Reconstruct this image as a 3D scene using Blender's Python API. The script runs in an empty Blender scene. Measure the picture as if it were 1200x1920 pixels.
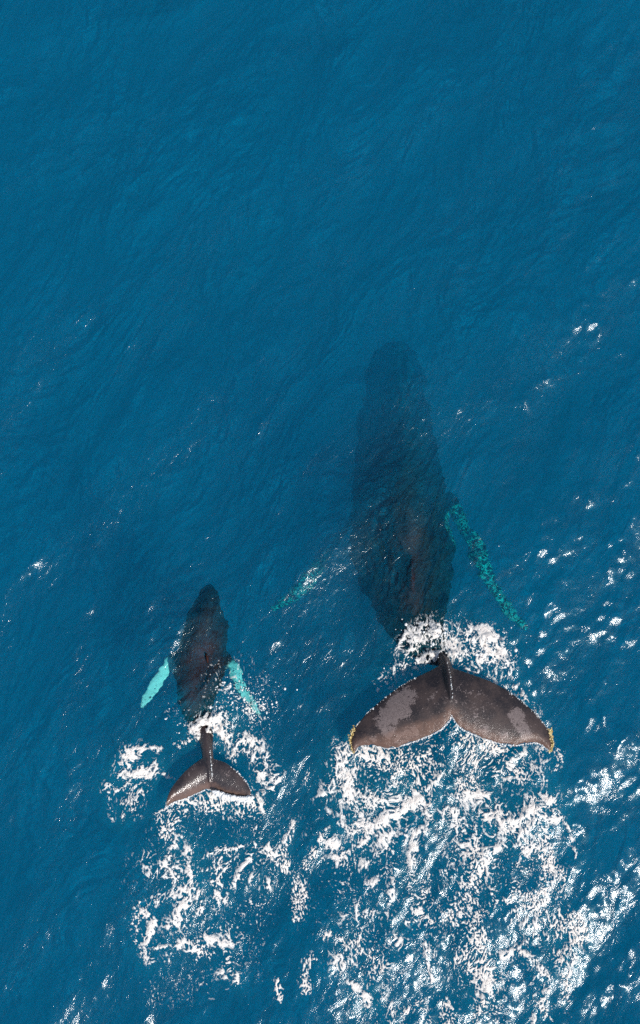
import bpy, bmesh, math
import numpy as np
from mathutils import Vector, Matrix

R = math.radians
scene = bpy.context.scene
COL = scene.collection
rng = np.random.default_rng(7)

# ------------------------------------------------------------------ camera
TILT = R(7.0)
CAM = np.array([0.0, -3.07, 25.0])
FPX = 960 / math.tan(R(23))
cam_d = bpy.data.cameras.new('camera')
cam = bpy.data.objects.new('camera', cam_d)
COL.objects.link(cam)
cam.location = CAM
cam.rotation_euler = (TILT, 0, 0)
cam_d.sensor_fit = 'VERTICAL'
cam_d.angle = R(46)
cam_d.clip_start = 0.1
cam_d.clip_end = 20000
scene.camera = cam

# ------------------------------------------------------------------ sky and sun
SUN_AZ = math.atan2(-0.70, 0.72)          # direction of the sun over the ground, from +x
SUN_ZEN = R(37)
sun_dir = Vector((math.sin(SUN_ZEN) * math.cos(SUN_AZ), math.sin(SUN_ZEN) * math.sin(SUN_AZ), math.cos(SUN_ZEN)))
w = bpy.data.worlds.new('World')
scene.world = w
w.use_nodes = True
wn = w.node_tree
sky = wn.nodes.new('ShaderNodeTexSky')
sky.sky_type = 'NISHITA'
sky.sun_disc = False
sky.sun_elevation = math.pi / 2 - SUN_ZEN
sky.sun_rotation = math.pi / 2 - SUN_AZ
wn.links.new(sky.outputs[0], wn.nodes['Background'].inputs[0])
wn.nodes['Background'].inputs[1].default_value = 0.10
sl = bpy.data.lights.new('sun', 'SUN')
sl.energy = 4.2
sl.angle = R(0.53)
sl.color = (1.0, 0.95, 0.91)
so = bpy.data.objects.new('sun', sl)
COL.objects.link(so)
so.rotation_euler = sun_dir.to_track_quat('Z', 'Y').to_euler()
so.location = (8, -12, 30)

scene.view_settings.view_transform = 'Standard'
scene.view_settings.look = 'None'
scene.view_settings.gamma = 1
scene.view_settings.use_curve_mapping = False
scene.view_settings.exposure = 0.0
cy = scene.cycles
cy.max_bounces = 12
cy.transparent_max_bounces = 24
cy.volume_bounces = 2
cy.diffuse_bounces = 2
cy.glossy_bounces = 2
cy.transmission_bounces = 4
cy.caustics_reflective = False
cy.caustics_refractive = False
cy.sample_clamp_indirect = 4
cy.use_denoising = False
cy.use_adaptive_sampling = True
cy.adaptive_threshold = 0.03

# ------------------------------------------------------------------ helpers
def P(px, py, z=0.0):
    """point of the photograph -> point at height z"""
    px = np.asarray(px, float); py = np.asarray(py, float)
    dx = (px - 600) / FPX; dy = -(py - 960) / FPX
    c, s = math.cos(TILT), math.sin(TILT)
    wy = dy * c + s
    wz = dy * s - c
    t = (z - CAM[2]) / wz
    return np.stack([CAM[0] + dx * t, CAM[1] + wy * t, np.broadcast_to(z, t.shape) * np.ones_like(t)], -1)

def U(x, y, z):
    """point -> pixel of the photograph (to lay markings where they belong)"""
    c, s = math.cos(TILT), math.sin(TILT)
    dx = x - CAM[0]; dy = y - CAM[1]; dz = z - CAM[2]
    cy_ = dy * c + dz * s
    cz_ = dy * s - dz * c
    return 600 + FPX * dx / cz_, 960 - FPX * cy_ / cz_

M_PX = 25.2 / FPX    # metres per photograph pixel at the water

def lattice(seed, n=256):
    r = np.random.default_rng(seed)
    return r.random((n, n)).astype(np.float32)
_LAT = {}
def vnoise(x, y, seed):
    if seed not in _LAT: _LAT[seed] = lattice(seed)
    L = _LAT[seed]; n = L.shape[0]
    xi = np.floor(x); yi = np.floor(y)
    fx = (x - xi); fy = (y - yi)
    fx = fx * fx * fx * (fx * (fx * 6 - 15) + 10); fy = fy * fy * fy * (fy * (fy * 6 - 15) + 10)
    xi = xi.astype(np.int64) % n; yi = yi.astype(np.int64) % n
    x1 = (xi + 1) % n; y1 = (yi + 1) % n
    a = L[yi, xi]; b = L[yi, x1]; c = L[y1, xi]; d = L[y1, x1]
    return (a * (1 - fx) + b * fx) * (1 - fy) + (c * (1 - fx) + d * fx) * fy
def fbm(x, y, seed, octv=3, gain=0.5):
    s = 0; a = 1; t = 0
    for k in range(octv):
        ang = 0.7 * k + 0.3
        ca, sa = math.cos(ang), math.sin(ang)
        s = s + a * vnoise((x * ca - y * sa) * 2 ** k + 13.7 * k, (x * sa + y * ca) * 2 ** k + 5.1 * k, seed + k)
        t += a; a *= gain
    return s / t            # 0..1 centred 0.5
def sstep(a, b, x):
    t = np.clip((x - a) / (b - a), 0, 1)
    return t * t * (3 - 2 * t)

def mesh_obj(name, verts, faces_flat, loop_tot, mat, parent=None, smooth=True, attrs=None):
    me = bpy.data.meshes.new(name)
    nv = len(verts); nf = len(loop_tot)
    me.vertices.add(nv)
    me.vertices.foreach_set('co', np.asarray(verts, np.float32).ravel())
    me.loops.add(len(faces_flat))
    me.loops.foreach_set('vertex_index', np.asarray(faces_flat, np.int32))
    me.polygons.add(nf)
    st = np.concatenate([[0], np.cumsum(loop_tot)[:-1]]).astype(np.int32)
    me.polygons.foreach_set('loop_start', st)
    me.update(calc_edges=True)
    if smooth: me.polygons.foreach_set('use_smooth', np.ones(nf, bool))
    for k, v in (attrs or {}).items():
        a = me.attributes.new(k, 'FLOAT', 'POINT')
        a.data.foreach_set('value', np.asarray(v, np.float32))
    if mat: me.materials.append(mat)
    me.validate()
    o = bpy.data.objects.new(name, me)
    COL.objects.link(o)
    if parent: o.parent = parent
    return o

def new_mat(name):
    m = bpy.data.materials.new(name)
    m.use_nodes = True
    nt = m.node_tree
    nt.nodes.clear()
    out = nt.nodes.new('ShaderNodeOutputMaterial')
    return m, nt, out
def N(nt, typ, **kw):
    n = nt.nodes.new('ShaderNode' + typ)
    for k, v in kw.items():
        if k in ('operation', 'blend_type', 'noise_type', 'feature', 'distribution', 'attribute_name', 'data_type', 'noise_dimensions', 'normalize', 'musgrave_type', 'vector_type', 'distance'):
            setattr(n, k, v)
        else:
            n.inputs[k].default_value = v
    return n
def math_n(nt, op, a, b=None, clamp=False):
    n = nt.nodes.new('ShaderNodeMath'); n.operation = op; n.use_clamp = clamp
    for i, v in enumerate((a, b)):
        if v is None: continue
        if isinstance(v, (int, float)): n.inputs[i].default_value = v
        else: nt.links.new(v, n.inputs[i])
    return n.outputs[0]
def attr(nt, name):
    n = nt.nodes.new('ShaderNodeAttribute'); n.attribute_name = name
    return n.outputs['Fac']
def remap(nt, v, a, b, c=0.0, d=1.0, smooth=True):
    n = nt.nodes.new('ShaderNodeMapRange')
    if smooth: n.interpolation_type = 'SMOOTHSTEP'
    nt.links.new(v, n.inputs['Value'])
    n.inputs['From Min'].default_value = a; n.inputs['From Max'].default_value = b
    n.inputs['To Min'].default_value = c; n.inputs['To Max'].default_value = d
    return n.outputs['Result']
def mixc(nt, fac, a, b):
    n = nt.nodes.new('ShaderNodeMix'); n.data_type = 'RGBA'
    for s, v in ((0, fac), (6, a), (7, b)):
        if isinstance(v, (int, float)): n.inputs[s].default_value = v
        elif isinstance(v, tuple): n.inputs[s].default_value = (*v, 1)
        else: nt.links.new(v, n.inputs[s])
    return n.outputs[2]

# ------------------------------------------------------------------ waves
def wave_tile(L, n, lam_lo, lam_hi, slope, kdir, spread, seed):
    r = np.random.default_rng(seed)
    k1 = np.fft.fftfreq(n, L / n) * 2 * math.pi
    kx, ky = np.meshgrid(k1, k1)
    k = np.hypot(kx, ky) + 1e-9
    lam = 2 * math.pi / k
    lo = np.log(lam / lam_lo); hi = np.log(lam_hi / lam)
    band = np.clip(lo / 0.5, 0, 1) * np.clip(hi / 0.5, 0, 1)
    cosd = np.abs((kx * kdir[0] + ky * kdir[1]) / k / math.hypot(*kdir))
    direc = spread + (1 - spread) * cosd ** 4
    amp = band * direc / k ** 2.0
    spec = amp * (r.normal(size=k.shape) + 1j * r.normal(size=k.shape))
    h = np.fft.ifft2(spec).real
    gx = np.gradient(h, L / n, axis=1); gy = np.gradient(h, L / n, axis=0)
    h *= slope / math.sqrt((gx ** 2 + gy ** 2).mean())
    return h.astype(np.float32)
KD = (0.87, -0.50)
TILES = [
    (31.0, wave_tile(31.0, 512, 0.9, 8.0, 0.085, (0.80, -0.6), 0.25, 3)),
    (19.0, wave_tile(19.0, 1024, 0.16, 2.2, 0.100, KD, 0.45, 4)),
    (7.3, wave_tile(7.3, 512, 0.09, 0.45, 0.020, KD, 0.75, 5)),
]
MSTD = float(TILES[1][1].std())
def sample_tile(h, L, x, y):
    n = h.shape[0]
    u = x / L * n; v = y / L * n
    xi = np.floor(u); yi = np.floor(v); fx = u - xi; fy = v - yi
    xi = xi.astype(np.int64) % n; yi = yi.astype(np.int64) % n
    x1 = (xi + 1) % n; y1 = (yi + 1) % n
    return (h[yi, xi] * (1 - fx) + h[yi, x1] * fx) * (1 - fy) + (h[y1, xi] * (1 - fx) + h[y1, x1] * fx) * fy

# ------------------------------------------------------------------ foam plan: strokes in photograph pixels
# (points, radius px, density, style)   style: w = webby, s = speckle, d = dense
MOTHER_STOCK = [
    ([(757, 1222), (772, 1200), (798, 1184), (825, 1180), (850, 1190), (876, 1188), (905, 1196), (930, 1212), (946, 1236), (941, 1256)], 16, .82, 'w'),
    ([(840, 1206), (850, 1214)], 12, .5, 'w'),
    ([(855, 1212), (890, 1222), (925, 1236)], 24, .62, 'w'),
    ([(765, 1226), (742, 1250), (724, 1268)], 13, .55, 'w'),
    ([(782, 1236), (806, 1236), (816, 1226)], 10, .7, 'w'), ([(800, 1222), (815, 1228), (824, 1222)], 8, .8, 'd'),
    ([(846, 1226), (862, 1240)], 12, .75, 'w'),
    ([(880, 1252), (935, 1262)], 11, .42, 'w'),
    ([(712, 1290), (735, 1268)], 7, .4, 's'),
    ([(932, 1284), (955, 1292), (968, 1284)], 6, .7, 'w'),
    ([(975, 1302), (996, 1318), (1012, 1338)], 6, .75, 'w'),
    ([(1040, 1405), (1044, 1440)], 8, .35, 's'),
]
MOTHER_WAKE_GLINTS = [  # foam wake; some lower strokes put sun glints in as white foam
    ([(650, 1408), (636, 1432), (648, 1462)], 17, .85, 'd'),
    ([(625, 1450), (612, 1482), (598, 1508)], 11, .5, 'w'),
    ([(648, 1462), (664, 1492), (690, 1500), (735, 1488)], 17, .92, 'd'),
    ([(678, 1412), (720, 1415)], 13, .6, 'w'),
    ([(668, 1560), (700, 1542), (735, 1524), (770, 1504), (800, 1506)], 14, .92, 'd'),
    ([(705, 1545), (722, 1580), (712, 1592)], 14, .75, 'w'),
    ([(690, 1560), (676, 1590), (682, 1618)], 9, .75, 'w'),
    ([(800, 1506), (806, 1535), (780, 1560), (776, 1590), (768, 1632)], 7, .75, 'w'),
    ([(612, 1560), (630, 1545), (665, 1556)], 8, .6, 'w'),
    ([(620, 1520), (650, 1530)], 14, .4, 'w'),
    ([(622, 1575), (640, 1610), (660, 1600)], 13, .45, 'w'),
    ([(830, 1412), (790, 1470)], 26, .34, 's'),
    ([(700, 1440), (780, 1425), (800, 1400)], 34, .40, 's'),
    ([(780, 1485), (815, 1465), (830, 1448)], 7, .6, 'w'),
    ([(720, 1395), (745, 1402)], 6, .5, 's'),
    ([(862, 1392), (900, 1396), (930, 1405)], 22, .60, 's'),
    ([(880, 1430), (880, 1480)], 26, .58, 's'),
    ([(930, 1430), (950, 1450)], 20, .38, 's'),
    ([(985, 1420), (992, 1450), (1015, 1440), (1022, 1480)], 12, .55, 'w'),
    ([(1010, 1400), (1020, 1430)], 10, .45, 'w'),
    ([(950, 1465), (990, 1455), (1020, 1470)], 8, .6, 'w'),
    ([(865, 1495), (895, 1488), (925, 1500), (940, 1520)], 10, .75, 'w'),
    ([(905, 1510), (915, 1528), (940, 1540)], 13, .92, 'd'),
    ([(945, 1545), (985, 1524), (1025, 1498)], 15, .92, 'd'),
    ([(975, 1560), (1010, 1530), (1045, 1524)], 11, .82, 'd'),
    ([(960, 1550), (978, 1578), (990, 1590)], 11, .82, 'w'),
    ([(850, 1530), (880, 1560), (862, 1590)], 22, .50, 'w'),
    ([(920, 1592), (950, 1580), (990, 1598)], 8, .65, 'w'),
    ([(1045, 1525), (1060, 1545), (1075, 1580), (1078, 1605)], 4, .6, 'w'),
    ([(1020, 1560), (1000, 1600)], 18, .35, 's'),
    ([(880, 1600), (885, 1640), (872, 1680)], 20, .62, 's'),
    ([(905, 1590), (912, 1640), (922, 1690)], 7, .8, 'w'),
    ([(870, 1680), (858, 1710)], 17, .7, 's'),
    ([(838, 1715), (880, 1728), (920, 1690), (960, 1680)], 10, .52, 's'),
    ([(1025, 1600), (1030, 1640), (1010, 1690)], 14, .55, 's'),
    ([(1000, 1700), (1030, 1670), (1040, 1640)], 6, .7, 'w'),
    ([(1052, 1640), (1052, 1700), (1046, 1730)], 8, .65, 's'),
    ([(650, 1718), (672, 1712), (730, 1716), (760, 1722)], 8, .72, 'w'),
    ([(672, 1700), (655, 1735)], 12, .5, 'w'),
    ([(760, 1722), (820, 1728), (860, 1720)], 7, .5, 's'),
    ([(770, 1640), (775, 1690), (785, 1712)], 12, .5, 's'),
    ([(800, 1640), (790, 1690)], 10, .45, 's'),
    ([(690, 1660), (700, 1650)], 6, .7, 'w'),
    ([(735, 1650), (728, 1690)], 6, .6, 'w'),
    ([(640, 1760), (655, 1770), (632, 1800)], 9, .6, 'w'),
    ([(655, 1800), (630, 1818)], 8, .6, 'w'),
    ([(672, 1750), (675, 1790)], 9, .45, 's'),
    ([(700, 1790), (705, 1830), (720, 1812)], 12, .45, 's'),
    ([(655, 1835), (675, 1850), (690, 1880)], 6, .75, 'w'),
    ([(686, 1862), (692, 1888)], 7, .9, 'd'),
    ([(740, 1755), (750, 1775)], 6, .6, 'w'),
    ([(795, 1760), (800, 1800), (812, 1840)], 4, .6, 'w'),
    ([(805, 1780), (818, 1785)], 7, .7, 'w'),
    ([(900, 1760), (895, 1800), (905, 1830)], 20, .66, 's'),
    ([(855, 1800), (872, 1785)], 8, .65, 's'),
    ([(912, 1840), (900, 1870)], 15, .85, 'd'),
    ([(900, 1880), (893, 1905)], 9, .7, 's'),
    ([(838, 1892), (836, 1925)], 12, .75, 's'),
    ([(725, 1880), (735, 1912)], 7, .6, 'w'),
    ([(760, 1900), (790, 1880), (810, 1925)], 8, .45, 's'),
    ([(985, 1730), (992, 1745), (1000, 1728)], 8, .7, 'w'),
    ([(1022, 1728), (1026, 1760)], 4, .7, 'w'),
    ([(942, 1790), (970, 1780), (1000, 1800), (1022, 1830), (1027, 1860)], 6, .78, 'w'),
    ([(965, 1782), (990, 1762)], 3, .8, 'w'),
    ([(1045, 1740), (1078, 1728), (1082, 1750), (1060, 1790)], 17, .72, 's'),
    ([(1065, 1770), (1070, 1800)], 11, .85, 'd'),
    ([(1066, 1822), (1062, 1870)], 9, .7, 's'),
    ([(1005, 1880), (1000, 1930)], 4, .6, 'w'),
    ([(1018, 1880), (1030, 1910)], 8, .7, 's'),
    ([(560, 1650), (566, 1680), (558, 1712)], 10, .68, 's'),  # left-hand clusters: sun glints laid in as white foam
    ([(590, 1600), (575, 1630)], 9, .6, 's'),
    ([(598, 1575), (606, 1560)], 7, .5, 's'),
    ([(583, 1795), (575, 1812)], 8, .75, 's'),
    ([(572, 1830), (576, 1850)], 7, .8, 's'),
    ([(608, 1755), (620, 1748)], 5, .7, 's'),
    ([(520, 1842), (524, 1870)], 6, .6, 's'),
    ([(570, 1470), (576, 1450)], 4, .5, 's'),
    ([(1048, 1415), (1044, 1440)], 6, .8, 's'),
    ([(690, 1640), (800, 1680), (880, 1760), (920, 1860)], 110, .13, 's'),
    ([(690, 1790), (700, 1890)], 60, .17, 's'),
    ([(960, 1620), (990, 1700)], 60, .26, 's'),
    ([(700, 1440), (780, 1440)], 34, .36, 's'), ([(905, 1440), (985, 1440)], 34, .36, 's'),
    ([(640, 1500), (690, 1560), (760, 1550)], 34, .34, 'w'), ([(890, 1530), (990, 1540)], 40, .38, 'w'),
    ([(640, 1600), (720, 1610)], 34, .24, 's'), ([(860, 1620), (930, 1640)], 44, .30, 's'),
]
CALF_STOCK = [
    ([(366, 1366), (384, 1346), (410, 1344), (424, 1362)], 13, .98, 'd'),
    ([(372, 1374), (400, 1362), (418, 1378)], 10, .9, 'd'),
    ([(356, 1386), (332, 1398)], 5, .5, 's'),
    ([(400, 1332), (412, 1330)], 6, .5, 'w'),
    ([(420, 1372), (432, 1395), (440, 1410)], 12, .62, 'w'),
    ([(440, 1395), (465, 1388), (482, 1398), (505, 1430), (520, 1452)], 11, .62, 'w'),
    ([(455, 1400), (480, 1430), (495, 1455)], 12, .48, 'w'),
    ([(520, 1452), (512, 1472), (495, 1482)], 5, .6, 'w'),
    ([(480, 1488), (488, 1504), (492, 1522)], 4, .7, 'w'),
    ([(398, 1394), (420, 1402)], 8, .3, 'w'),
    ([(425, 1290), (465, 1330)], 45, .15, 's'),
    ([(420, 1294), (432, 1290)], 4, .8, 'w'), ([(408, 1316), (418, 1320)], 5, .6, 'w'), ([(460, 1330), (495, 1322)], 7, .5, 's'),
    ([(330, 1340), (345, 1330)], 16, .18, 's'),
]
CALF_SIDE = [
    ([(258, 1402), (238, 1412), (226, 1442)], 11, .75, 'w'),
    ([(224, 1452), (250, 1452), (288, 1442)], 10, .88, 'd'),
    ([(262, 1404), (296, 1404)], 6, .55, 'w'),
    ([(198, 1474), (212, 1482)], 8, .75, 'w'),
    ([(240, 1476), (262, 1486), (246, 1500)], 16, .52, 'w'),
    ([(208, 1495), (210, 1532)], 5, .7, 'w'),
    ([(232, 1524), (232, 1538)], 3, .9, 'd'),
    ([(296, 1444), (325, 1462)], 4, .45, 'w'),
    ([(250, 1505), (256, 1525)], 8, .35, 's'),
]
CALF_WAKE = [
    ([(385, 1498), (350, 1500), (322, 1512), (298, 1532)], 9, .75, 'w'),
    ([(345, 1518), (322, 1548), (312, 1562)], 13, .5, 's'),
    ([(398, 1492), (440, 1502), (468, 1502)], 6, .95, 'd'),
    ([(392, 1515), (465, 1520)], 22, .42, 's'), ([(440, 1550), (470, 1560)], 20, .32, 's'),
    ([(336, 1572), (322, 1590), (310, 1612)], 7, .7, 'w'),
    ([(284, 1612), (292, 1640)], 13, .55, 'w'), ([(305, 1630), (322, 1645)], 12, .58, 'w'),
    ([(346, 1592), (352, 1618), (354, 1640), (358, 1660)], 8, .88, 'd'),
    ([(352, 1660), (334, 1680), (300, 1684), (272, 1704)], 10, .78, 'w'),
    ([(345, 1690), (336, 1710), (322, 1736)], 12, .78, 'w'),
    ([(362, 1672), (380, 1672), (378, 1705)], 8, .6, 'w'),
    ([(366, 1634), (389, 1629), (417, 1626), (424, 1610)], 3, .85, 'w'),
    ([(380, 1654), (403, 1650), (418, 1634)], 3, .8, 'w'),
    ([(413, 1652), (412, 1670), (405, 1690)], 10, .78, 'w'),
    ([(422, 1690), (434, 1668), (450, 1638), (466, 1617), (474, 1582)], 6, .68, 'w'),
    ([(380, 1608), (413, 1591), (441, 1589), (462, 1582)], 4, .7, 'w'),
    ([(400, 1645), (430, 1600)], 20, .28, 's'),
    ([(476, 1647), (480, 1645)], 8, .85, 'w'), ([(499, 1655), (502, 1662)], 8, .8, 'w'),
    ([(500, 1594), (512, 1602), (516, 1625)], 11, .66, 'w'), ([(530, 1590), (536, 1630)], 8, .5, 's'),
    ([(550, 1545), (540, 1570), (530, 1588)], 6, .75, 'w'),
    ([(287, 1722), (280, 1750), (270, 1783), (280, 1797)], 8, .75, 'w'),
    ([(262, 1690), (255, 1730), (262, 1770)], 8, .35, 's'),
    ([(287, 1776), (329, 1773), (340, 1770)], 3, .8, 'w'),
    ([(343, 1773), (361, 1780)], 10, .66, 'w'), ([(385, 1755), (400, 1764), (413, 1769)], 7, .68, 'w'),
    ([(426, 1745), (427, 1762)], 9, .75, 'w'), ([(422, 1785), (427, 1808)], 9, .5, 's'),
    ([(380, 1785), (392, 1790)], 10, .42, 's'), ([(318, 1790), (312, 1800)], 8, .5, 'w'),
    ([(412, 1822), (420, 1828)], 8, .75, 'w'), ([(442, 1828), (446, 1842)], 6, .8, 'w'),
    ([(300, 1860), (380, 1850)], 25, .14, 's'), ([(340, 1640), (400, 1760)], 70, .15, 's'), ([(460, 1520), (480, 1700)], 50, .13, 's'),
]
GROUPS = [
    ('sea_foam', MOTHER_STOCK, 'ring of churned white foam where the large whale tail stock leaves the water', 0.16),
    ('sea_foam', MOTHER_WAKE_GLINTS, 'wide white foam wake, with sun glints built in as foam, streaming below the large barnacled tail fluke', 0.05),
    ('sea_foam', CALF_STOCK, 'dense white foam around the tail stock of the small whale calf', 0.12),
    ('sea_foam', CALF_SIDE, 'separate ragged foam patch left of the small whale calf tail', 0.04),
    ('sea_foam', CALF_WAKE, 'lacy white foam trail on the water below the small calf tail', 0.04),
]
def stroke_fields(X, Y, strokes):
    """densities for the webby, speckled and dense styles on a world grid"""
    F = {k: np.zeros(X.shape, np.float32) for k in 'wsd'}
    x0, y0 = X[0, 0], Y[0, 0]
    WX = (fbm(X * 2.6, Y * 2.2, 401, 3) - .5) * .20; WY = (fbm(X * 2.6, Y * 2.2, 411, 3) - .5) * .20
    dx = X[0, 1] - X[0, 0]; dy = Y[1, 0] - Y[0, 0]
    for pts, r, D, st in strokes:
        W = P([p[0] for p in pts], [p[1] for p in pts], 0.0)[:, :2]
        rr = r * M_PX
        m = 2.4 * rr + 0.25
        lo = W.min(0) - m; hi = W.max(0) + m
        i0 = max(0, int((lo[0] - x0) / dx)); i1 = min(X.shape[1], int((hi[0] - x0) / dx) + 2)
        j0 = max(0, int((lo[1] - y0) / dy)); j1 = min(X.shape[0], int((hi[1] - y0) / dy) + 2)
        if i1 <= i0 or j1 <= j0: continue
        k = min(1.0, rr / .12)
        xs = X[j0:j1, i0:i1] + k * WX[j0:j1, i0:i1]; ys = Y[j0:j1, i0:i1] + k * WY[j0:j1, i0:i1]
        best = np.full(xs.shape, 1e9)
        if len(W) == 1: W = np.vstack([W, W + 1e-3])
        for a, b in zip(W[:-1], W[1:]):
            d = b - a; L2 = max(1e-9, (d ** 2).sum())
            t = np.clip(((xs - a[0]) * d[0] + (ys - a[1]) * d[1]) / L2, 0, 1)
            best = np.minimum(best, np.hypot(xs - a[0] - t * d[0], ys - a[1] - t * d[1]))
        f = D * np.exp(-(best / rr) ** 2 * 0.75)
        sub = F[st][j0:j1, i0:i1]
        np.maximum(sub, f, out=sub)
    return F

# ------------------------------------------------------------------ world grid for foam (about half a render pixel)
G = 0.0105
gx = np.arange(-5.4, 6.4, G); gy = np.arange(-12.6, -0.9, G)
FX, FY = np.meshgrid(gx, gy)
ALL_S = [s for g in GROUPS for s in g[1]]
# turbulence/aeration of the water around the foam, kept coarse
GC = 0.06
cx_ = np.arange(-7.4, 8.4, GC); cy_ = np.arange(-15.6, 1.1, GC)
CX, CY = np.meshgrid(cx_, cy_)
_F = stroke_fields(CX, CY, [(p, r * 1.6 + 8, D, s) for p, r, D, s in ALL_S])
AER = np.clip(_F['w'] * .7 + _F['s'] * .5 + _F['d'], 0, 1)
def sample_aer(x, y):
    u = np.clip((x - cx_[0]) / GC, 0, len(cx_) - 1.001); v = np.clip((y - cy_[0]) / GC, 0, len(cy_) - 1.001)
    i = u.astype(int); j = v.astype(int); fx = u - i; fy = v - j
    a = (AER[j, i] * (1 - fx) + AER[j, i + 1] * fx) * (1 - fy) + (AER[j + 1, i] * (1 - fx) + AER[j + 1, i + 1] * fx) * fy
    ins = (x > cx_[0]) & (x < cx_[-1]) & (y > cy_[0]) & (y < cy_[-1])
    return a * ins

def wave_h(x, y, fade=1.0):
    h = sample_tile(TILES[0][1], TILES[0][0], x, y) * np.minimum(1, fade * 3)
    g = (0.45 + 1.2 * fbm(x * 0.25, y * 0.25, 61, 3)) * (0.83 + 0.42 * np.tanh((x * 0.9 - y * 0.35 - 2.9) / 2.6))         # gusty patches
    a = sample_aer(x, y)
    slick = np.exp(-(((x - 1.1) / 1.7) ** 2 + ((y - 0.7) / 3.4) ** 2))
    h = h * (1 - 0.45 * slick) * (1 - 0.35 * a); g = g * (1 - 0.66 * slick)      # slick over the diving body
    m = sample_tile(TILES[1][1], TILES[1][0], x, y); h = h + (m + 0.30 * m * m / MSTD) * fade * g
    h = h + sample_tile(TILES[2][1], TILES[2][0], x, y) * fade * (g + 0.9 * a)
    return h

# ------------------------------------------------------------------ water
def water_material():
    m, nt, out = new_mat('sea_water')
    tc = nt.nodes.new('ShaderNodeTexCoord')
    rot = nt.nodes.new('ShaderNodeMapping'); rot.inputs['Rotation'].default_value = (0, 0, R(-60))
    rot.inputs['Scale'].default_value = (1, 1, 1)
    nt.links.new(tc.outputs['Object'], rot.inputs['Vector'])
    st = nt.nodes.new('ShaderNodeMapping'); st.inputs['Scale'].default_value = (0.65, 1.15, 1)
    nt.links.new(rot.outputs[0], st.inputs['Vector'])
    n1 = N(nt, 'TexNoise', Scale=7.0, Detail=5.0, Roughness=0.62, Distortion=0.6)
    nt.links.new(st.outputs[0], n1.inputs['Vector'])
    n2 = N(nt, 'TexNoise', Scale=26.0, Detail=3.0, Roughness=0.6, Distortion=0.4)
    nt.links.new(rot.outputs[0], n2.inputs['Vector'])
    hgt = math_n(nt, 'ADD', n1.outputs[0], math_n(nt, 'MULTIPLY', n2.outputs[0], math_n(nt, 'ADD', math_n(nt, 'MULTIPLY', attr(nt, 'aeration'), 0.20), 0.03)))
    bump = nt.nodes.new('ShaderNodeBump'); bump.inputs['Strength'].default_value = 1.0
    bump.inputs['Distance'].default_value = 0.014
    nt.links.new(hgt, bump.inputs['Height'])
    # smooth sparkle + the broad sheen of ripples too small to build
    g1 = N(nt, 'BsdfGlossy', Roughness=0.12, Color=(1, 0.91, 0.90, 1)); nt.links.new(bump.outputs[0], g1.inputs['Normal'])
    g2 = N(nt, 'BsdfGlossy', Roughness=0.50, Color=(0.0, 0.50, 0.82, 1))
    fr = N(nt, 'Fresnel', IOR=1.333); nt.links.new(bump.outputs[0], fr.inputs['Normal'])
    tr = N(nt, 'BsdfTransparent', Color=(1, 1, 1, 1))
    bump2 = nt.nodes.new('ShaderNodeBump'); bump2.inputs['Strength'].default_value = 1.0
    bump2.inputs['Distance'].default_value = 1.3
    n5 = N(nt, 'TexNoise', Scale=1.5, Detail=7.0, Roughness=0.60, Distortion=0.6)
    nt.links.new(st.outputs[0], n5.inputs['Vector'])
    n7 = N(nt, 'TexNoise', Scale=0.42, Detail=4.0, Roughness=0.6, Distortion=0.6); nt.links.new(st.outputs[0], n7.inputs['Vector'])
    relief = math_n(nt, 'ADD', n5.outputs[0], math_n(nt, 'MULTIPLY', n7.outputs[0], 3.6))
    nt.links.new(relief, bump2.inputs['Height'])
    bump3 = nt.nodes.new('ShaderNodeBump'); bump3.inputs['Strength'].default_value = 1.0
    bump3.inputs['Distance'].default_value = 0.42
    nt.links.new(relief, bump3.inputs['Height']); nt.links.new(bump3.outputs[0], g2.inputs['Normal'])
    df = N(nt, 'BsdfDiffuse', Color=(0.0, 0.40, 0.76, 1)); nt.links.new(bump2.outputs[0], df.inputs['Normal'])
    bub = N(nt, 'BsdfDiffuse', Color=(0.04, 0.58, 0.70, 1))
    m0 = nt.nodes.new('ShaderNodeMixShader'); m0.inputs[0].default_value = 0.030
    nt.links.new(tr.outputs[0], m0.inputs[1]); nt.links.new(df.outputs[0], m0.inputs[2])
    aer = math_n(nt, 'MULTIPLY', attr(nt, 'aeration'), 0.06)
    mb = nt.nodes.new('ShaderNodeMixShader'); nt.links.new(aer, mb.inputs[0])
    nt.links.new(m0.outputs[0], mb.inputs[1]); nt.links.new(bub.outputs[0], mb.inputs[2])
    m1 = nt.nodes.new('ShaderNodeMixShader'); nt.links.new(remap(nt, n7.outputs[0], .35, .65, .008, .036), m1.inputs[0])
    nt.links.new(mb.outputs[0], m1.inputs[1]); nt.links.new(g2.outputs[0], m1.inputs[2])
    g3 = N(nt, 'BsdfGlossy', Roughness=0.23, Color=(0.12, 0.80, 0.85, 1)); nt.links.new(bump.outputs[0], g3.inputs['Normal'])
    m3 = nt.nodes.new('ShaderNodeMixShader'); m3.inputs[0].default_value = 0.007
    nt.links.new(m1.outputs[0], m3.inputs[1]); nt.links.new(g3.outputs[0], m3.inputs[2]); m1 = m3
    m2 = nt.nodes.new('ShaderNodeMixShader')
    nt.links.new(fr.outputs[0], m2.inputs[0]); nt.links.new(m1.outputs[0], m2.inputs[1]); nt.links.new(g1.outputs[0], m2.inputs[2])
    nt.links.new(m2.outputs[0], out.inputs['Surface'])
    sc = N(nt, 'VolumeScatter', Color=(0.01, 0.355, 0.72, 1), Density=0.110, Anisotropy=-0.10)
    ab = N(nt, 'VolumeAbsorption', Color=(0.0, 0.938, 0.957, 1), Density=1.10)
    ad = nt.nodes.new('ShaderNodeAddShader')
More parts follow.
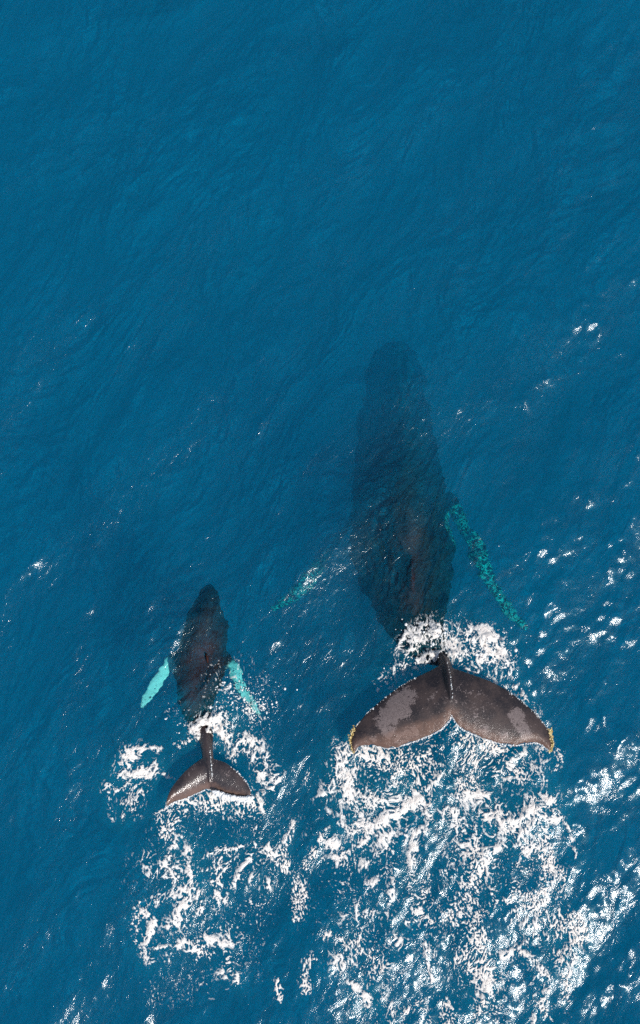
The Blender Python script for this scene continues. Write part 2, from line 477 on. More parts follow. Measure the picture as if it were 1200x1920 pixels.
    nt.links.new(sc.outputs[0], ad.inputs[0]); nt.links.new(ab.outputs[0], ad.inputs[1])
    nt.links.new(ad.outputs[0], out.inputs['Volume'])
    return m
sea_mat = water_material()

def graded(lo, hi, step, far):
    mid = list(np.arange(lo, hi + step * .5, step))
    s = step; up = []; v = mid[-1]
    while v < far:
        s *= 1.13; v += s; up.append(v)
    s = step; dn = []; v = mid[0]
    while v > -far:
        s *= 1.13; v -= s; dn.append(v)
    return np.array(dn[::-1] + mid + up)
def build_sea():
    xs = graded(-7.6, 7.6, 0.030, 4000); ys = graded(-13.5, 12.5, 0.034, 4000)
    X, Y = np.meshgrid(xs, ys)
    sp = np.maximum(np.gradient(xs)[None, :], np.gradient(ys)[:, None])
    fade = np.clip(0.12 / sp, 0, 1)
    Z = wave_h(X, Y, fade)
    A = sample_aer(X, Y)
    ny, nx = X.shape
    V = np.stack([X, Y, Z], -1).reshape(-1, 3)
    idx = np.arange(nx * ny).reshape(ny, nx)
    q = np.stack([idx[:-1, :-1], idx[:-1, 1:], idx[1:, 1:], idx[1:, :-1]], -1).reshape(-1, 4)
    # skirts and bottom close the body of water
    rim = np.concatenate([idx[0, :-1], idx[:-1, -1], idx[-1, :0:-1], idx[:0:-1, 0]])
    B = V[rim].copy(); B[:, 2] = -60
    nb = len(V) + np.arange(len(rim))
    V = np.vstack([V, B])
    r2 = np.roll(rim, -1); n2 = np.roll(nb, -1)
    skirt = np.stack([rim, nb, n2, r2], -1)
    faces = np.concatenate([q.ravel(), skirt.ravel(), nb[::-1]])
    tot = np.concatenate([np.full(len(q) + len(skirt), 4), [len(nb)]])
    A = np.concatenate([A.ravel(), np.zeros(len(rim))])
    o = mesh_obj('sea', V, faces, tot, sea_mat, attrs={'aeration': A})
    o['kind'] = 'structure'; o['label'] = 'rippled deep blue open sea'
    return o
build_sea()
m, nt, out = new_mat('dark_seabed')
b = N(nt, 'BsdfDiffuse', Color=(0.01, 0.03, 0.05, 1)); nt.links.new(b.outputs[0], out.inputs[0])
sb = mesh_obj('seabed', [(-3900, -3900, -58), (3900, -3900, -58), (3900, 3900, -58), (-3900, 3900, -58)], [0, 1, 2, 3], [4], m)
sb['kind'] = 'structure'

# ------------------------------------------------------------------ foam
def foam_material():
    m, nt, out = new_mat('white_foam')
    tc = nt.nodes.new('ShaderNodeTexCoord')
    n = N(nt, 'TexNoise', Scale=55.0, Detail=3.0, Roughness=0.7)
    nt.links.new(tc.outputs['Object'], n.inputs['Vector'])
    th = attr(nt, 'thick')
    wob = math_n(nt, 'MULTIPLY', math_n(nt, 'SUBTRACT', n.outputs[0], 0.5), 0.5)
    t2 = math_n(nt, 'ADD', th, wob)
    cov = remap(nt, t2, -0.07, 0.26)
    col = mixc(nt, remap(nt, t2, 0.05, 0.6), (0.76, 0.77, 0.74), (0.95, 0.88, 0.80))
    bump = nt.nodes.new('ShaderNodeBump'); bump.inputs['Strength'].default_value = 0.9; bump.inputs['Distance'].default_value = 0.02
    nt.links.new(n.outputs[0], bump.inputs['Height'])
    d = N(nt, 'BsdfDiffuse'); nt.links.new(col, d.inputs[0]); nt.links.new(bump.outputs[0], d.inputs['Normal'])
    g = N(nt, 'BsdfGlossy', Roughness=0.35, Color=(1, 1, 1, 1)); nt.links.new(bump.outputs[0], g.inputs['Normal'])
    mg = nt.nodes.new('ShaderNodeMixShader'); mg.inputs[0].default_value = 0.03
    nt.links.new(d.outputs[0], mg.inputs[1]); nt.links.new(g.outputs[0], mg.inputs[2])
    t = N(nt, 'BsdfTransparent')
    mx = nt.nodes.new('ShaderNodeMixShader'); nt.links.new(cov, mx.inputs[0])
    nt.links.new(t.outputs[0], mx.inputs[1]); nt.links.new(mg.outputs[0], mx.inputs[2])
    nt.links.new(mx.outputs[0], out.inputs['Surface'])
    return m
foam_mat = foam_material()
def rank(a):
    """noise -> evenly spread 0..1, so that a density of D covers a share D of the water"""
    qs = np.quantile(a.ravel()[::37], np.linspace(0, 1, 257))
    return np.interp(a, qs, np.linspace(0, 1, 257)).astype(np.float32)
def foam_fields():
    X, Y = FX, FY
    # swirl-warped coordinates: cells drawn out a little down the wake
    a1 = fbm(X * 1.2, Y * 1.0, 101, 2) - .5; a2 = fbm(X * 1.2, Y * 1.0, 121, 2) - .5
    b1 = fbm(X * 5.5, Y * 4.5, 111, 2) - .5; b2 = fbm(X * 5.5, Y * 4.5, 131, 2) - .5
    wx = X + .34 * a1 + .10 * b1; wy = Y + .40 * a2 + .11 * b2
    def ridge(sx, sy, seed, o=2):
        return 1 - np.abs(fbm(wx * sx, wy * sy, seed, o) - .5) * 6.5
    r1 = ridge(3.0, 2.3, 141, 3); r2 = ridge(6.2, 4.6, 151, 3); r3 = ridge(13, 9.5, 161, 2); r4 = ridge(24, 17, 166, 2)
    fine = fbm(wx * 22 - wy * 1, wy * 16, 171, 3, .65)
    fine2 = fbm(wx * 38, wy * 27 + wx * 6, 181, 2, .6)
    clump = fbm(wx * 2.4, wy * 1.7, 191, 3)
    lump = fbm(wx * 9, wy * 7, 195, 2)
    web = np.maximum(np.maximum(r1 + .12, r2), np.maximum(r3 - .12, r4 - .30))
    W = rank(web * 1.0 + (fine - .5) * .55 + (fine2 - .5) * .75)
    Sp = rank(fine2 * 1.0 + np.maximum(r4, r3) * .16 + (fine - .5) * .3 + (lump - .5) * .25)
    Dn = rank(np.maximum(web, r3) * .75 + (fine - .5) * .8 + (fine2 - .5) * .7)
    return W, Sp, Dn, clump, (b1, b2, a1, a2)
WEB, SPK, DNS, CLUMP, WARP = foam_fields()
def foam_mask(strokes):
    F = stroke_fields(FX, FY, strokes)
    cl = np.clip(1.05 + (CLUMP - .5) * 1.8, .4, 1.5)
    w = np.clip(F['w'] * 1.02 * cl, 0, .66); s = np.clip(F['s'] * 1.0 * cl ** 1.2, 0, .60); d = np.clip(F['d'] * (.6 + .4 * cl), 0, .88)
    halo = np.maximum(np.maximum(F['w'], F['d']), F['s'])
    mw = np.where(w > .03, w - (1 - WEB), -1) * .9
    ms = np.where(s > .03, s - (1 - SPK), -1) * 1.5
    md = np.where(d > .05, d * .98 - (1 - DNS), -1) * .9
    mh = np.where(halo > .06, np.minimum(halo, .5) * .24 - (1 - SPK), -1) * 2.0
    return np.clip(np.maximum(np.maximum(mw, ms), np.maximum(md, mh)), -.3, 1), F
def build_foam(name, strokes, label, rise):
    mk, F = foam_mask(strokes)
    keepv = mk > -0.15
    ny, nx = mk.shape
    kf = keepv[:-1, :-1] | keepv[:-1, 1:] | keepv[1:, 1:] | keepv[1:, :-1]
    idx = np.arange(nx * ny).reshape(ny, nx)
    q = np.stack([idx[:-1, :-1], idx[:-1, 1:], idx[1:, 1:], idx[1:, :-1]], -1)[kf]
    used, inv = np.unique(q, return_inverse=True)
    x = FX.ravel()[used]; y = FY.ravel()[used]; t = mk.ravel()[used]
    dens = np.maximum(F['w'], F['d']).ravel()[used]
    z = wave_h(x, y) + 0.015 + rise * np.clip(dens, 0, 1) * (0.35 + 1.3 * fbm(x * 6, y * 6, 201, 3)) + 0.025 * np.clip(t, -.2, .6)
    V = np.stack([x, y, z], -1)
    o = mesh_obj(name, V, inv.ravel(), np.full(len(q), 4), foam_mat, attrs={'thick': t})
    o['kind'] = 'stuff'; o['label'] = label; o['category'] = 'foam'
    print('foam', len(q))
    return o
for nm, st, lb, rise in GROUPS: build_foam(nm, st, lb, rise)

# ------------------------------------------------------------------ whales
def cr(pts, n):
    """Catmull-Rom through rows of pts, n samples"""
    pts = np.asarray(pts, float)
    p = np.vstack([2 * pts[0] - pts[1], pts, 2 * pts[-1] - pts[-2]])
    t = np.linspace(0, len(pts) - 1, n); i = np.minimum(t.astype(int), len(pts) - 2); f = (t - i)[:, None]
    a, b, c, d = p[i], p[i + 1], p[i + 2], p[i + 3]
    return 0.5 * ((2 * b) + (-a + c) * f + (2 * a - 5 * b + 4 * c - d) * f ** 2 + (-a + 3 * b - 3 * c + d) * f ** 3)
def resample(pts, n):
    pts = np.asarray(pts, float)
    s = np.concatenate([[0], np.cumsum(np.linalg.norm(np.diff(pts, axis=0), axis=1))])
    t = np.linspace(0, s[-1], n)
    return np.stack([np.interp(t, s, pts[:, k]) for k in range(pts.shape[1])], -1)

def tube(bm, stations, n=90, m=40, peak=0.0):
    """stations: px, py, z, half width px, half height m"""
    S = cr(stations, n)
    ctr = np.array([P(a[0], a[1], a[2]) for a in S])
    hw = S[:, 3] * np.array([(CAM[2] - a[2]) / 25.0 for a in S]) * M_PX
    hh = S[:, 4]
    tan = np.gradient(ctr, axis=0); tan /= np.linalg.norm(tan, axis=1)[:, None]
    rings = []
    for c, t, a, b_ in zip(ctr, tan, hw, hh):
        side = np.cross(t, (0, 0, 1.0)); side /= np.linalg.norm(side)
        up = np.cross(side, t)
        ring = []
        for k in range(m):
            th = 2 * math.pi * k / m
            u, v = math.cos(th), math.sin(th)
            if v > 0: u *= (1 - peak * v)
            ring.append(bm.verts.new(tuple(c + side * u * max(a, .004) + up * v * max(b_, .004))))
        rings.append(ring)
    for r0, r1 in zip(rings[:-1], rings[1:]):
        for k in range(m):
            bm.faces.new((r0[k], r0[(k + 1) % m], r1[(k + 1) % m], r1[k]))
    bm.faces.new(rings[0][::-1]); bm.faces.new(rings[-1])

def lobe(bm, lead, trail, zl, zt, zroot_l, zroot_t, thick, n=150, m=34, serr=0.0, seed=0):
    """half fluke between leading and trailing outlines (px); heights run from root to tip"""
    L = resample(lead, n); T = resample(trail, n)
    r = np.random.default_rng(seed)
    nz = np.interp(np.linspace(0, 1, n), np.linspace(0, 1, 40), r.normal(size=40)) * serr + np.interp(np.linspace(0, 1, n), np.linspace(0, 1, 15), r.normal(size=15)) * serr
    nz *= np.clip(np.linspace(0, 1, n) * 12, 0, 1) * np.clip((1 - np.linspace(0, 1, n)) * 12, 0, 1)
    d = T - L; T = T + d / (np.linalg.norm(d, axis=1)[:, None] + 1e-6) * nz[:, None]
    top, bot = [], []
    for i in range(n):
        u = i / (n - 1)
        za = zroot_l + (zl - zroot_l) * u; zb = zroot_t + (zt - zroot_t) * u
        rt, rb = [], []
        for j in range(m + 1):
            v = j / m
            v2 = 0.5 - 0.5 * math.cos(math.pi * v)
            p = L[i] * (1 - v2) + T[i] * v2
            prof = (1.9 * math.sqrt(max(v2, 0)) * (1 - v2) ** 0.8 + .0)
            h = thick * (0.20 + 0.80 * (1 - u) ** 0.8) * prof + 0.012
            zc = za * (1 - v2) + zb * v2 + 0.09 * math.sin(math.pi * v2) * (1 - u * .6)
            edge = 0.0 if 0 < j < m else 1.0
            a = P(p[0], p[1], zc + h * (1 - edge * .98)); bb = P(p[0], p[1], zc - h * (1 - edge * .98))
            rt.append(bm.verts.new(tuple(a)))
            rb.append(bm.verts.new(tuple(bb)))
        top.append(rt); bot.append(rb)
    for i in range(n - 1):
        for j in range(m):
            bm.faces.new((top[i][j], top[i][j + 1], top[i + 1][j + 1], top[i + 1][j]))
            bm.faces.new((bot[i][j], bot[i + 1][j], bot[i + 1][j + 1], bot[i][j + 1]))
        for j in (0, m):
            bm.faces.new((top[i][j], top[i + 1][j], bot[i + 1][j], bot[i][j]) if j == 0 else (top[i][j], bot[i][j], bot[i + 1][j], top[i + 1][j]))
    for i in (0, n - 1):
        f = [*top[i], *bot[i][::-1]]
        bm.faces.new(f)

def remeshed(bm, voxel, smooth_it=2):
    bmesh.ops.recalc_face_normals(bm, faces=bm.faces)
    me = bpy.data.meshes.new('raw'); bm.to_mesh(me); bm.free()
    o = bpy.data.objects.new('raw', me); COL.objects.link(o)
    md = o.modifiers.new('r', 'REMESH'); md.mode = 'VOXEL'; md.voxel_size = voxel
    sm = o.modifiers.new('s', 'SMOOTH'); sm.iterations = smooth_it; sm.factor = 0.5
    dg = bpy.context.evaluated_depsgraph_get(); dg.update()
    ev = o.evaluated_get(dg)
    res = bpy.data.meshes.new_from_object(ev)
    bpy.data.objects.remove(o)
    return res

def dist_poly(px, py, pts):
    best = np.full(px.shape, 1e9)
    for (ax, ay), (bx, by) in zip(pts[:-1], pts[1:]):
        dx, dy = bx - ax, by - ay; L2 = dx * dx + dy * dy + 1e-9
        t = np.clip(((px - ax) * dx + (py - ay) * dy) / L2, 0, 1)
        best = np.minimum(best, np.hypot(px - ax - t * dx, py - ay - t * dy))
    return best

def skin_material():
    m, nt, out = new_mat('whale_skin')
    tc = nt.nodes.new('ShaderNodeTexCoord')
    n1 = N(nt, 'TexNoise', Scale=9.0, Detail=8.0, Roughness=0.72); nt.links.new(tc.outputs['Object'], n1.inputs['Vector'])
    n2 = N(nt, 'TexNoise', Scale=38.0, Detail=5.0, Roughness=0.7); nt.links.new(tc.outputs['Object'], n2.inputs['Vector'])
    n3 = N(nt, 'TexNoise', Scale=2.2, Detail=5.0, Roughness=0.65); nt.links.new(tc.outputs['Object'], n3.inputs['Vector'])
    base = mixc(nt, remap(nt, n3.outputs[0], .38, .66), (0.013, 0.011, 0.014), (0.054, 0.038, 0.035))
    base = mixc(nt, remap(nt, n2.outputs[0], .45, .75, 0, .5), base, (0.092, 0.068, 0.062))
    back = mixc(nt, remap(nt, n3.outputs[0], .38, .66), (0.024, 0.011, 0.009), (0.048, 0.022, 0.019))
    base = mixc(nt, attr(nt, 'tail'), back, base)
    # grey patches with ragged edges
    pa = math_n(nt, 'ADD', attr(nt, 'patch'), math_n(nt, 'MULTIPLY', math_n(nt, 'ADD', math_n(nt, 'SUBTRACT', n1.outputs[0], .5), math_n(nt, 'MULTIPLY', math_n(nt, 'SUBTRACT', n2.outputs[0], .5), .7)), 3.0))
    pcol = mixc(nt, remap(nt, n2.outputs[0], .3, .7), (0.12, 0.094, 0.090), (0.22, 0.178, 0.17))
    base = mixc(nt, remap(nt, pa, .48, .72, 0, .9), base, pcol)
    # rust coloured algae along the trailing edge
    ru = math_n(nt, 'ADD', attr(nt, 'rust'), math_n(nt, 'MULTIPLY', math_n(nt, 'SUBTRACT', n1.outputs[0], .5), 1.2))
    base = mixc(nt, remap(nt, ru, .35, 1.15, 0, .65), base, (0.20, 0.112, 0.078))
    # scars
    vo = N(nt, 'TexVoronoi', Scale=5.5); vo.feature = 'F1'
    mp = nt.nodes.new('ShaderNodeMapping'); mp.inputs['Scale'].default_value = (1, 1, 1)
    nt.links.new(tc.outputs['Object'], mp.inputs[0]); nt.links.new(mp.outputs[0], vo.inputs['Vector'])
    dot = remap(nt, vo.outputs['Distance'], .035, .06, .8, 0)
    base = mixc(nt, dot, base, (0.34, 0.28, 0.26))
    # white flipper pigment; its mottle and threads also paint in caustic light
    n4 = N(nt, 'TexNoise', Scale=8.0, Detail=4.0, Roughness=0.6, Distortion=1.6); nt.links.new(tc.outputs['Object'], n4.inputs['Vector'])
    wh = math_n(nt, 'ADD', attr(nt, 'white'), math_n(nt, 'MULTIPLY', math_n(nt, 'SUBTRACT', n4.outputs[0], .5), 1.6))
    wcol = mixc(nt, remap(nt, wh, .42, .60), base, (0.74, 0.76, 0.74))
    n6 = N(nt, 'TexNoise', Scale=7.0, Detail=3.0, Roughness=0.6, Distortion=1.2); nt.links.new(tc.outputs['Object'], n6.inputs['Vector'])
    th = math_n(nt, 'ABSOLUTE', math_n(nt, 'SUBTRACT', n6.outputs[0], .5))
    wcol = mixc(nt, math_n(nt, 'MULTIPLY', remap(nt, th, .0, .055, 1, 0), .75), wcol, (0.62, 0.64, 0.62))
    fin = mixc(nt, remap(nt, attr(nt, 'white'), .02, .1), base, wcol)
    p = N(nt, 'BsdfPrincipled', Roughness=0.6)
    nt.links.new(fin, p.inputs['Base Color'])
    nt.links.new(math_n(nt, 'MULTIPLY', attr(nt, 'tail'), 0.3), p.inputs['Specular IOR Level'])      # no sheen where water lies on the skin
    nt.links.new(math_n(nt, 'MULTIPLY', attr(nt, 'gloss'), 1.0), p.inputs['Coat Weight'])
    p.inputs['Coat Roughness'].default_value = 0.15
    bump = nt.nodes.new('ShaderNodeBump'); bump.inputs['Strength'].default_value = 0.6; bump.inputs['Distance'].default_value = 0.012
    nt.links.new(math_n(nt, 'ADD', n1.outputs[0], math_n(nt, 'MULTIPLY', n2.outputs[0], .5)), bump.inputs['Height'])
    nt.links.new(bump.outputs[0], p.inputs['Normal']); nt.links.new(bump.outputs[0], p.inputs['Coat Normal'])
    nt.links.new(p.outputs[0], out.inputs[0])
    return m
skin = skin_material()

def whale(label, build, voxel, patches, rust_line, fins, name='humpback_whale', wob=0.03, gloss=0.5):
    bm = bmesh.new()
    build(bm)
    me = remeshed(bm, voxel)
    me.name = 'whale_body'
    nv = len(me.vertices)
    co = np.empty(nv * 3, np.float32); me.vertices.foreach_get('co', co); co = co.reshape(-1, 3).astype(float)
    # refraction wobble of the underwater outline, built into the body shape
    x, y, z = co.T
    dz = np.clip((-z) / 0.5, 0, 1)
    co[:, 0] += dz * wob * 2 * (fbm(y * 2.8 + z, z * 2 + x * 1.1, 301, 4, .7) - .5) * 2
    co[:, 2] += dz * wob * (fbm(x * 3, y * 3, 311, 2) - .5) * 2
    me.vertices.foreach_set('co', co.astype(np.float32).ravel())
    px, py = U(x, y, z)
    pat = np.zeros(nv)
    for pts, r, s in patches:
        d = dist_poly(px, py, pts) if len(pts) > 1 else np.hypot(px - pts[0][0], py - pts[0][1])
        pat = np.maximum(pat, s * sstep(r * 1.5, r * .5, d))
    above = z > 0.0
    pat *= above
    rust = sstep(38, 0, dist_poly(px, py, rust_line)) * above
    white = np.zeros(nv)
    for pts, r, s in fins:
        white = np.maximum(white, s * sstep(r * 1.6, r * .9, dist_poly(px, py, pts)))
    tail = sstep(0, .3, z)
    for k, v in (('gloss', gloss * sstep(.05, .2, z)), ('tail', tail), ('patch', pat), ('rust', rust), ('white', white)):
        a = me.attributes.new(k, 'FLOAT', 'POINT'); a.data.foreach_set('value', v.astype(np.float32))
    me.polygons.foreach_set('use_smooth', np.ones(len(me.polygons), bool))
    me.materials.clear(); me.materials.append(skin)
    me.update()
    o = bpy.data.objects.new(name, me); COL.objects.link(o)
    o['label'] = label; o['category'] = 'whale'
    print('whale', nv)
    return o

# --- the mother
ML = [(838, 1240), (826, 1246), (808, 1257), (788, 1266), (767, 1276), (750, 1287), (733, 1299), (716, 1312), (700, 1326), (686, 1339), (672, 1355), (662, 1371), (657, 1387), (658, 1400), (663, 1411)]
MT = [(847, 1341), (842, 1352), (829, 1366), (808, 1378), (779, 1389), (754, 1397), (738, 1402), (725, 1403), (714, 1400), (700, 1397), (685, 1396), (676, 1399), (669, 1405), (663, 1411.5)]
MRL = [(838, 1240), (850, 1253), (866, 1258), (883, 1264), (917, 1276), (950, 1293), (979, 1314), (1004, 1337), (1021, 1357), (1031, 1374), (1035, 1391), (1034, 1401), (1031, 1409)]
MRT = [(847, 1341), (850, 1348), (858, 1359), (871, 1370), (896, 1380), (921, 1389), (946, 1396), (967, 1397), (987, 1394), (1003, 1392), (1014, 1395), (1023, 1401), (1031, 1409.5)]
MFR = [(842, 925), (872, 985), (902, 1045), (925, 1100), (955, 1145), (985, 1180)]
MFL = [(668, 960), (632, 1020), (590, 1075), (550, 1115), (512, 1142)]
def build_mother(bm):
    tube(bm, [(742, 646, -5.8, 8, .12), (740, 658, -5.7, 34, .35), (740, 700, -5.2, 52, .62), (742, 790, -4.3, 68, .85), (747, 870, -3.3, 79, 1.05),
              (751, 950, -2.6, 90, 1.45), (755, 1010, -2.15, 95, 1.65), (762, 1060, -1.85, 90, 1.68), (768, 1105, -1.5, 73, 1.42),
              (774, 1145, -1.15, 56, 1.09), (786, 1180, -.80, 44, .76), (800, 1208, -.46, 34, .42), (816, 1226, -.22, 22, .28), (829, 1236, .05, 13, .20),
              (836, 1252, .34, 12, .18), (841, 1276, .58, 9, .12), (844, 1300, .66, 5, .07), (845, 1312, .67, 3, .03)], n=140, m=48, peak=0.55)
    lobe(bm, ML, MT, .38, .40, .36, .62, .075, serr=1.3, seed=1)
    lobe(bm, MRL, MRT, .40, .42, .36, .62, .075, serr=1.3, seed=2)
    tube(bm, [(770, 1040, -.40, 2, .05), (772, 1062, -.24, 6, .18), (773, 1085, -.20, 7, .14), (774, 1110, -.25, 4, .05)], n=20, m=12, peak=.5)
    for F, zz in ((MFR, (-2.9, -2.5, -2.2, -2.0, -1.9, -1.9)), (MFL, (-3.6, -3.4, -3.2, -3.1, -3.1))):
        st = []
        wd = (9, 17, 20, 18, 15, 6) if F is MFR else (6, 8, 16, 18, 8)
        for (a, b_), zc, hw_ in zip(F, zz, wd): st.append((a, b_, zc, hw_ * .75, .07))
        tube(bm, st, n=60, m=20)
mother_patches = [
    ([(742, 1318), (765, 1305)], 17, 1), ([(725, 1345), (752, 1330)], 20, 1), ([(728, 1370)], 15, .9), ([(712, 1358)], 10, .8), ([(775, 1372), (745, 1385)], 12, .7),
    ([(968, 1342)], 15, 1), ([(975, 1358), (985, 1375)], 13, .9), ([(945, 1378)], 10, .8), ([(908, 1368)], 11, .75), ([(640, 1395)], 4, .5), ([(700, 1385)], 8, .6),
    ([(870, 1310), (900, 1330)], 30, .30), ([(810, 1320)], 24, .30),
]
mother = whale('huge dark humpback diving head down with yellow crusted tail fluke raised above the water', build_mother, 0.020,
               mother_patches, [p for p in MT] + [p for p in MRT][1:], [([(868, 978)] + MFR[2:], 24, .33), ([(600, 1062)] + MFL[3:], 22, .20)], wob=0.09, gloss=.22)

# barnacles along the fluke tips: little cones crowded on the edge
def barnacles(path, zz, name, parent, seed):
    r = np.random.default_rng(seed)
    bm = bmesh.new()
    S = resample(path, 400)
    for i in range(190):
        p = S[r.integers(0, 400)] + r.normal(size=2) * r.choice([0.8, 1.4, 2.2])
        z0 = zz + r.normal() * .02
        c = P(p[0], p[1], z0)
        rad = r.uniform(.008, .020)
        nrm = Vector((r.normal() * .5, r.normal() * .5, 1)).normalized()
        mat = Matrix.Translation(Vector(c)) @ nrm.to_track_quat('Z', 'Y').to_matrix().to_4x4()
        bmesh.ops.create_cone(bm, cap_ends=True, segments=7, radius1=rad, radius2=rad * .45, depth=rad * 1.3, matrix=mat)
    me = bpy.data.meshes.new(name); bm.to_mesh(me); bm.free()
    o = bpy.data.objects.new(name, me); COL.objects.link(o); o.parent = parent
    me.materials.append(barn_mat)
    o['kind'] = 'stuff'
    return o
barn_mat, nt, out = new_mat('barnacle_crust')
tc = nt.nodes.new('ShaderNodeTexCoord')
nn = N(nt, 'TexNoise', Scale=30.0, Detail=3.0); nt.links.new(tc.outputs['Object'], nn.inputs['Vector'])
cc = mixc(nt, remap(nt, nn.outputs[0], .35, .65), (0.34, 0.22, 0.04), (0.80, 0.66, 0.34))
pp = N(nt, 'BsdfPrincipled', Roughness=.6); nt.links.new(cc, pp.inputs['Base Color']); nt.links.new(pp.outputs[0], out.inputs[0])
barnacles([(664, 1363), (659, 1376), (657, 1390), (659, 1402), (663, 1411)], .40, 'barnacle_crust', mother, 5)
barnacles([(1029, 1366), (1034, 1380), (1036, 1394), (1034, 1404), (1030, 1410)], .43, 'barnacle_crust', mother, 6)

# --- the calf
CLL = [(388, 1418), (375, 1424), (366, 1430), (357, 1437), (346, 1447), (337, 1457), (328, 1468), (320, 1480), (315, 1491), (312, 1502), (312, 1513)]
CLT = [(394, 1480), (387, 1479), (370, 1487), (347, 1497), (327, 1503), (318, 1508), (312.5, 1513.5)]
CRL = [(388, 1418), (402, 1423), (413, 1426), (423, 1430), (433, 1437), (443, 1445), (452, 1454), (460, 1463), (466, 1472), (470, 1482), (472, 1498)]
CRT = [(394, 1480), (403, 1487), (420, 1495), (440, 1499), (456, 1500), (465, 1500), (471.5, 1498.5)]
CFL = [(338, 1228), (322, 1238), (305, 1262), (285, 1292), (264, 1326)]
CFR = [(424, 1236), (438, 1250), (452, 1278), (470, 1308), (488, 1340)]
def build_calf(bm):
    tube(bm, [(398, 1098, -1.25, 5, .06), (396, 1112, -1.15, 16, .2), (392, 1145, -.90, 29, .36), (386, 1190, -.64, 41, .46), (379, 1235, -.56, 46, .50),
              (372, 1275, -.52, 43, .46), (368, 1310, -.44, 35, .38), (371, 1340, -.31, 25, .28), (378, 1360, -.16, 19, .22), (385, 1380, .04, 14, .16),
              (388, 1405, .20, 11, .14), (391, 1432, .32, 9, .10), (393, 1456, .38, 4, .045), (394, 1468, .38, 2, .02)], n=120, m=40, peak=.15)
    lobe(bm, CLL, CLT, .46, .38, .30, .26, .04, n=90, m=24, serr=.4, seed=3)
    lobe(bm, CRL, CRT, .32, .26, .30, .26, .04, n=90, m=24, serr=.4, seed=4)
    tube(bm, [(386, 1222, -.18, 1, .03), (388, 1230, -.06, 3, .08), (389, 1238, -.05, 3, .07), (390, 1246, -.12, 2, .03)], n=14, m=10, peak=.5)
    for F, zz, wd in ((CFL, (-.85, -.8, -.72, -.66, -.62), (9, 12, 11, 10, 4)), (CFR, (-.85, -.78, -.68, -.58, -.55), (5, 9, 10, 9, 4))):
        tube(bm, [(a, b_, zc, hw_, .035) for (a, b_), zc, hw_ in zip(F, zz, wd)], n=40, m=16)
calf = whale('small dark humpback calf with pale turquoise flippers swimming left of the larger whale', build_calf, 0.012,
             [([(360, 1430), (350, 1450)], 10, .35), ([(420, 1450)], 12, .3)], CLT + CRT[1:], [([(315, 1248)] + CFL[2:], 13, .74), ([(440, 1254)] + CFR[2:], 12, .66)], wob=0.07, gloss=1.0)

# ------------------------------------------------------------------ loose spray: round drops
def spray(name, label, blobs, seed):
    r = np.random.default_rng(seed)
    bm0 = bmesh.new(); bmesh.ops.create_icosphere(bm0, subdivisions=1, radius=1)
    bv = np.array([v.co for v in bm0.verts]); bf = np.array([[v.index for v in f.verts] for f in bm0.faces]); bm0.free()
    VV, FFc, off = [], [], 0
    for (a, b_, ra, rb, n, s0, zz) in blobs:
        for _ in range(n):
            px = a + r.normal() * ra; py = b_ + r.normal() * rb
            z0 = abs(r.normal()) * zz
            c = P(px, py, z0); c[2] += float(wave_h(np.array([c[0]]), np.array([c[1]]))[0])
            s = s0 * r.lognormal(0, .45)
            sc_ = np.array([s * r.uniform(.7, 1.3), s * r.uniform(.7, 1.5), s * .7])
            VV.append(bv * sc_ + c); FFc.append(bf + off); off += len(bv)
    V = np.vstack(VV); Fc = np.vstack(FFc)
    o = mesh_obj(name, V, Fc.ravel(), np.full(len(Fc), 3), drop_mat)
    o['kind'] = 'stuff'; o['label'] = label; o['category'] = 'spray'
drop_mat, nt, out = new_mat('spray_drop')
pp = N(nt, 'BsdfPrincipled', Roughness=.3); pp.inputs['Base Color'].default_value = (.82, .84, .83, 1); nt.links.new(pp.outputs[0], out.inputs[0])
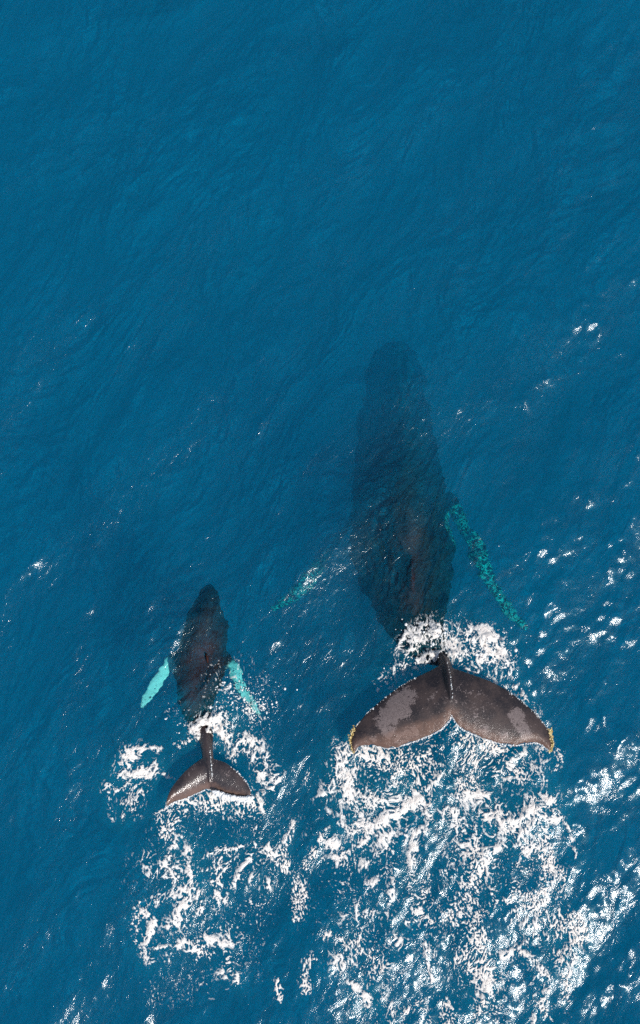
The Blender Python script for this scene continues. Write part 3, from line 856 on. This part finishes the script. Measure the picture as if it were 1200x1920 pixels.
def rim(name, label, paths, seed):
    r = np.random.default_rng(seed)
    bl = []
    for path, zz, n, size, wid in paths:
        S = resample(path, 200)
        for _ in range(n):
            k = r.integers(0, 200)
            z_ = np.interp(k / 199, [0, .5, 1], zz)
            bl.append((S[k][0] + r.normal() * wid, S[k][1] + abs(r.normal()) * wid * 1.2, z_ + r.normal() * .01, size * r.lognormal(0, .4)))
    bm0 = bmesh.new(); bmesh.ops.create_icosphere(bm0, subdivisions=1, radius=1)
    bv = np.array([v.co for v in bm0.verts]); bf = np.array([[v.index for v in f.verts] for f in bm0.faces]); bm0.free()
    V = np.vstack([bv * sz * np.array([1, 1.3, .7]) + P(a, b_, z_) for a, b_, z_, sz in bl])
    Fc = np.vstack([bf + k * len(bv) for k in range(len(bl))])
    o = mesh_obj(name, V, Fc.ravel(), np.full(len(Fc), 3), drop_mat)
    o['kind'] = 'stuff'; o['label'] = label; o['category'] = 'spray'
rim('running_water', 'thin white line of water pouring off the edges of the large tail fluke',
    [(MT[:-4], (.63, .52, .42), 420, .0065, .9), (MRT, (.63, .52, .44), 420, .0065, .9), ([(838, 1240), (845, 1268), (848, 1300), (848, 1312)], (.45, .72, .74), 60, .006, .5),
     (MRL[5:], (.42, .42, .42), 110, .007, 1.4), (ML[3:-3], (.42, .42, .40), 60, .006, 1.2)], 11)
rim('running_water', 'bright white water band along the trailing edge of the small calf fluke',
    [([(403, 1482), (420, 1490), (440, 1494), (456, 1495), (469, 1494)], (.40, .38, .37), 1500, .014, 2.6), (CLT, (.28, .34, .40), 160, .007, .8), (CRL[4:], (.33, .33, .33), 90, .007, .8), ([(391, 1385), (395, 1420), (398, 1455)], (.16, .42, .43), 70, .006, .5)], 12)
spray('sea_spray', 'scattered white drops beside the right flipper of the small calf',
      [(470, 1310, 28, 24, 90, .012, .1), (425, 1288, 14, 6, 25, .014, .05), (490, 1330, 14, 12, 40, .013, .1), (345, 1345, 22, 16, 30, .010, .1), (420, 1320, 18, 10, 25, .012, .1)], 1)
spray('sea_spray', 'fine white drops thrown up round the large whale tail stock',
      [(800, 1195, 30, 14, 70, .011, .3), (900, 1215, 36, 20, 90, .011, .3), (850, 1185, 30, 8, 50, .010, .4), (745, 1262, 14, 12, 20, .010, .1), (990, 1330, 18, 22, 20, .010, .1)], 2)
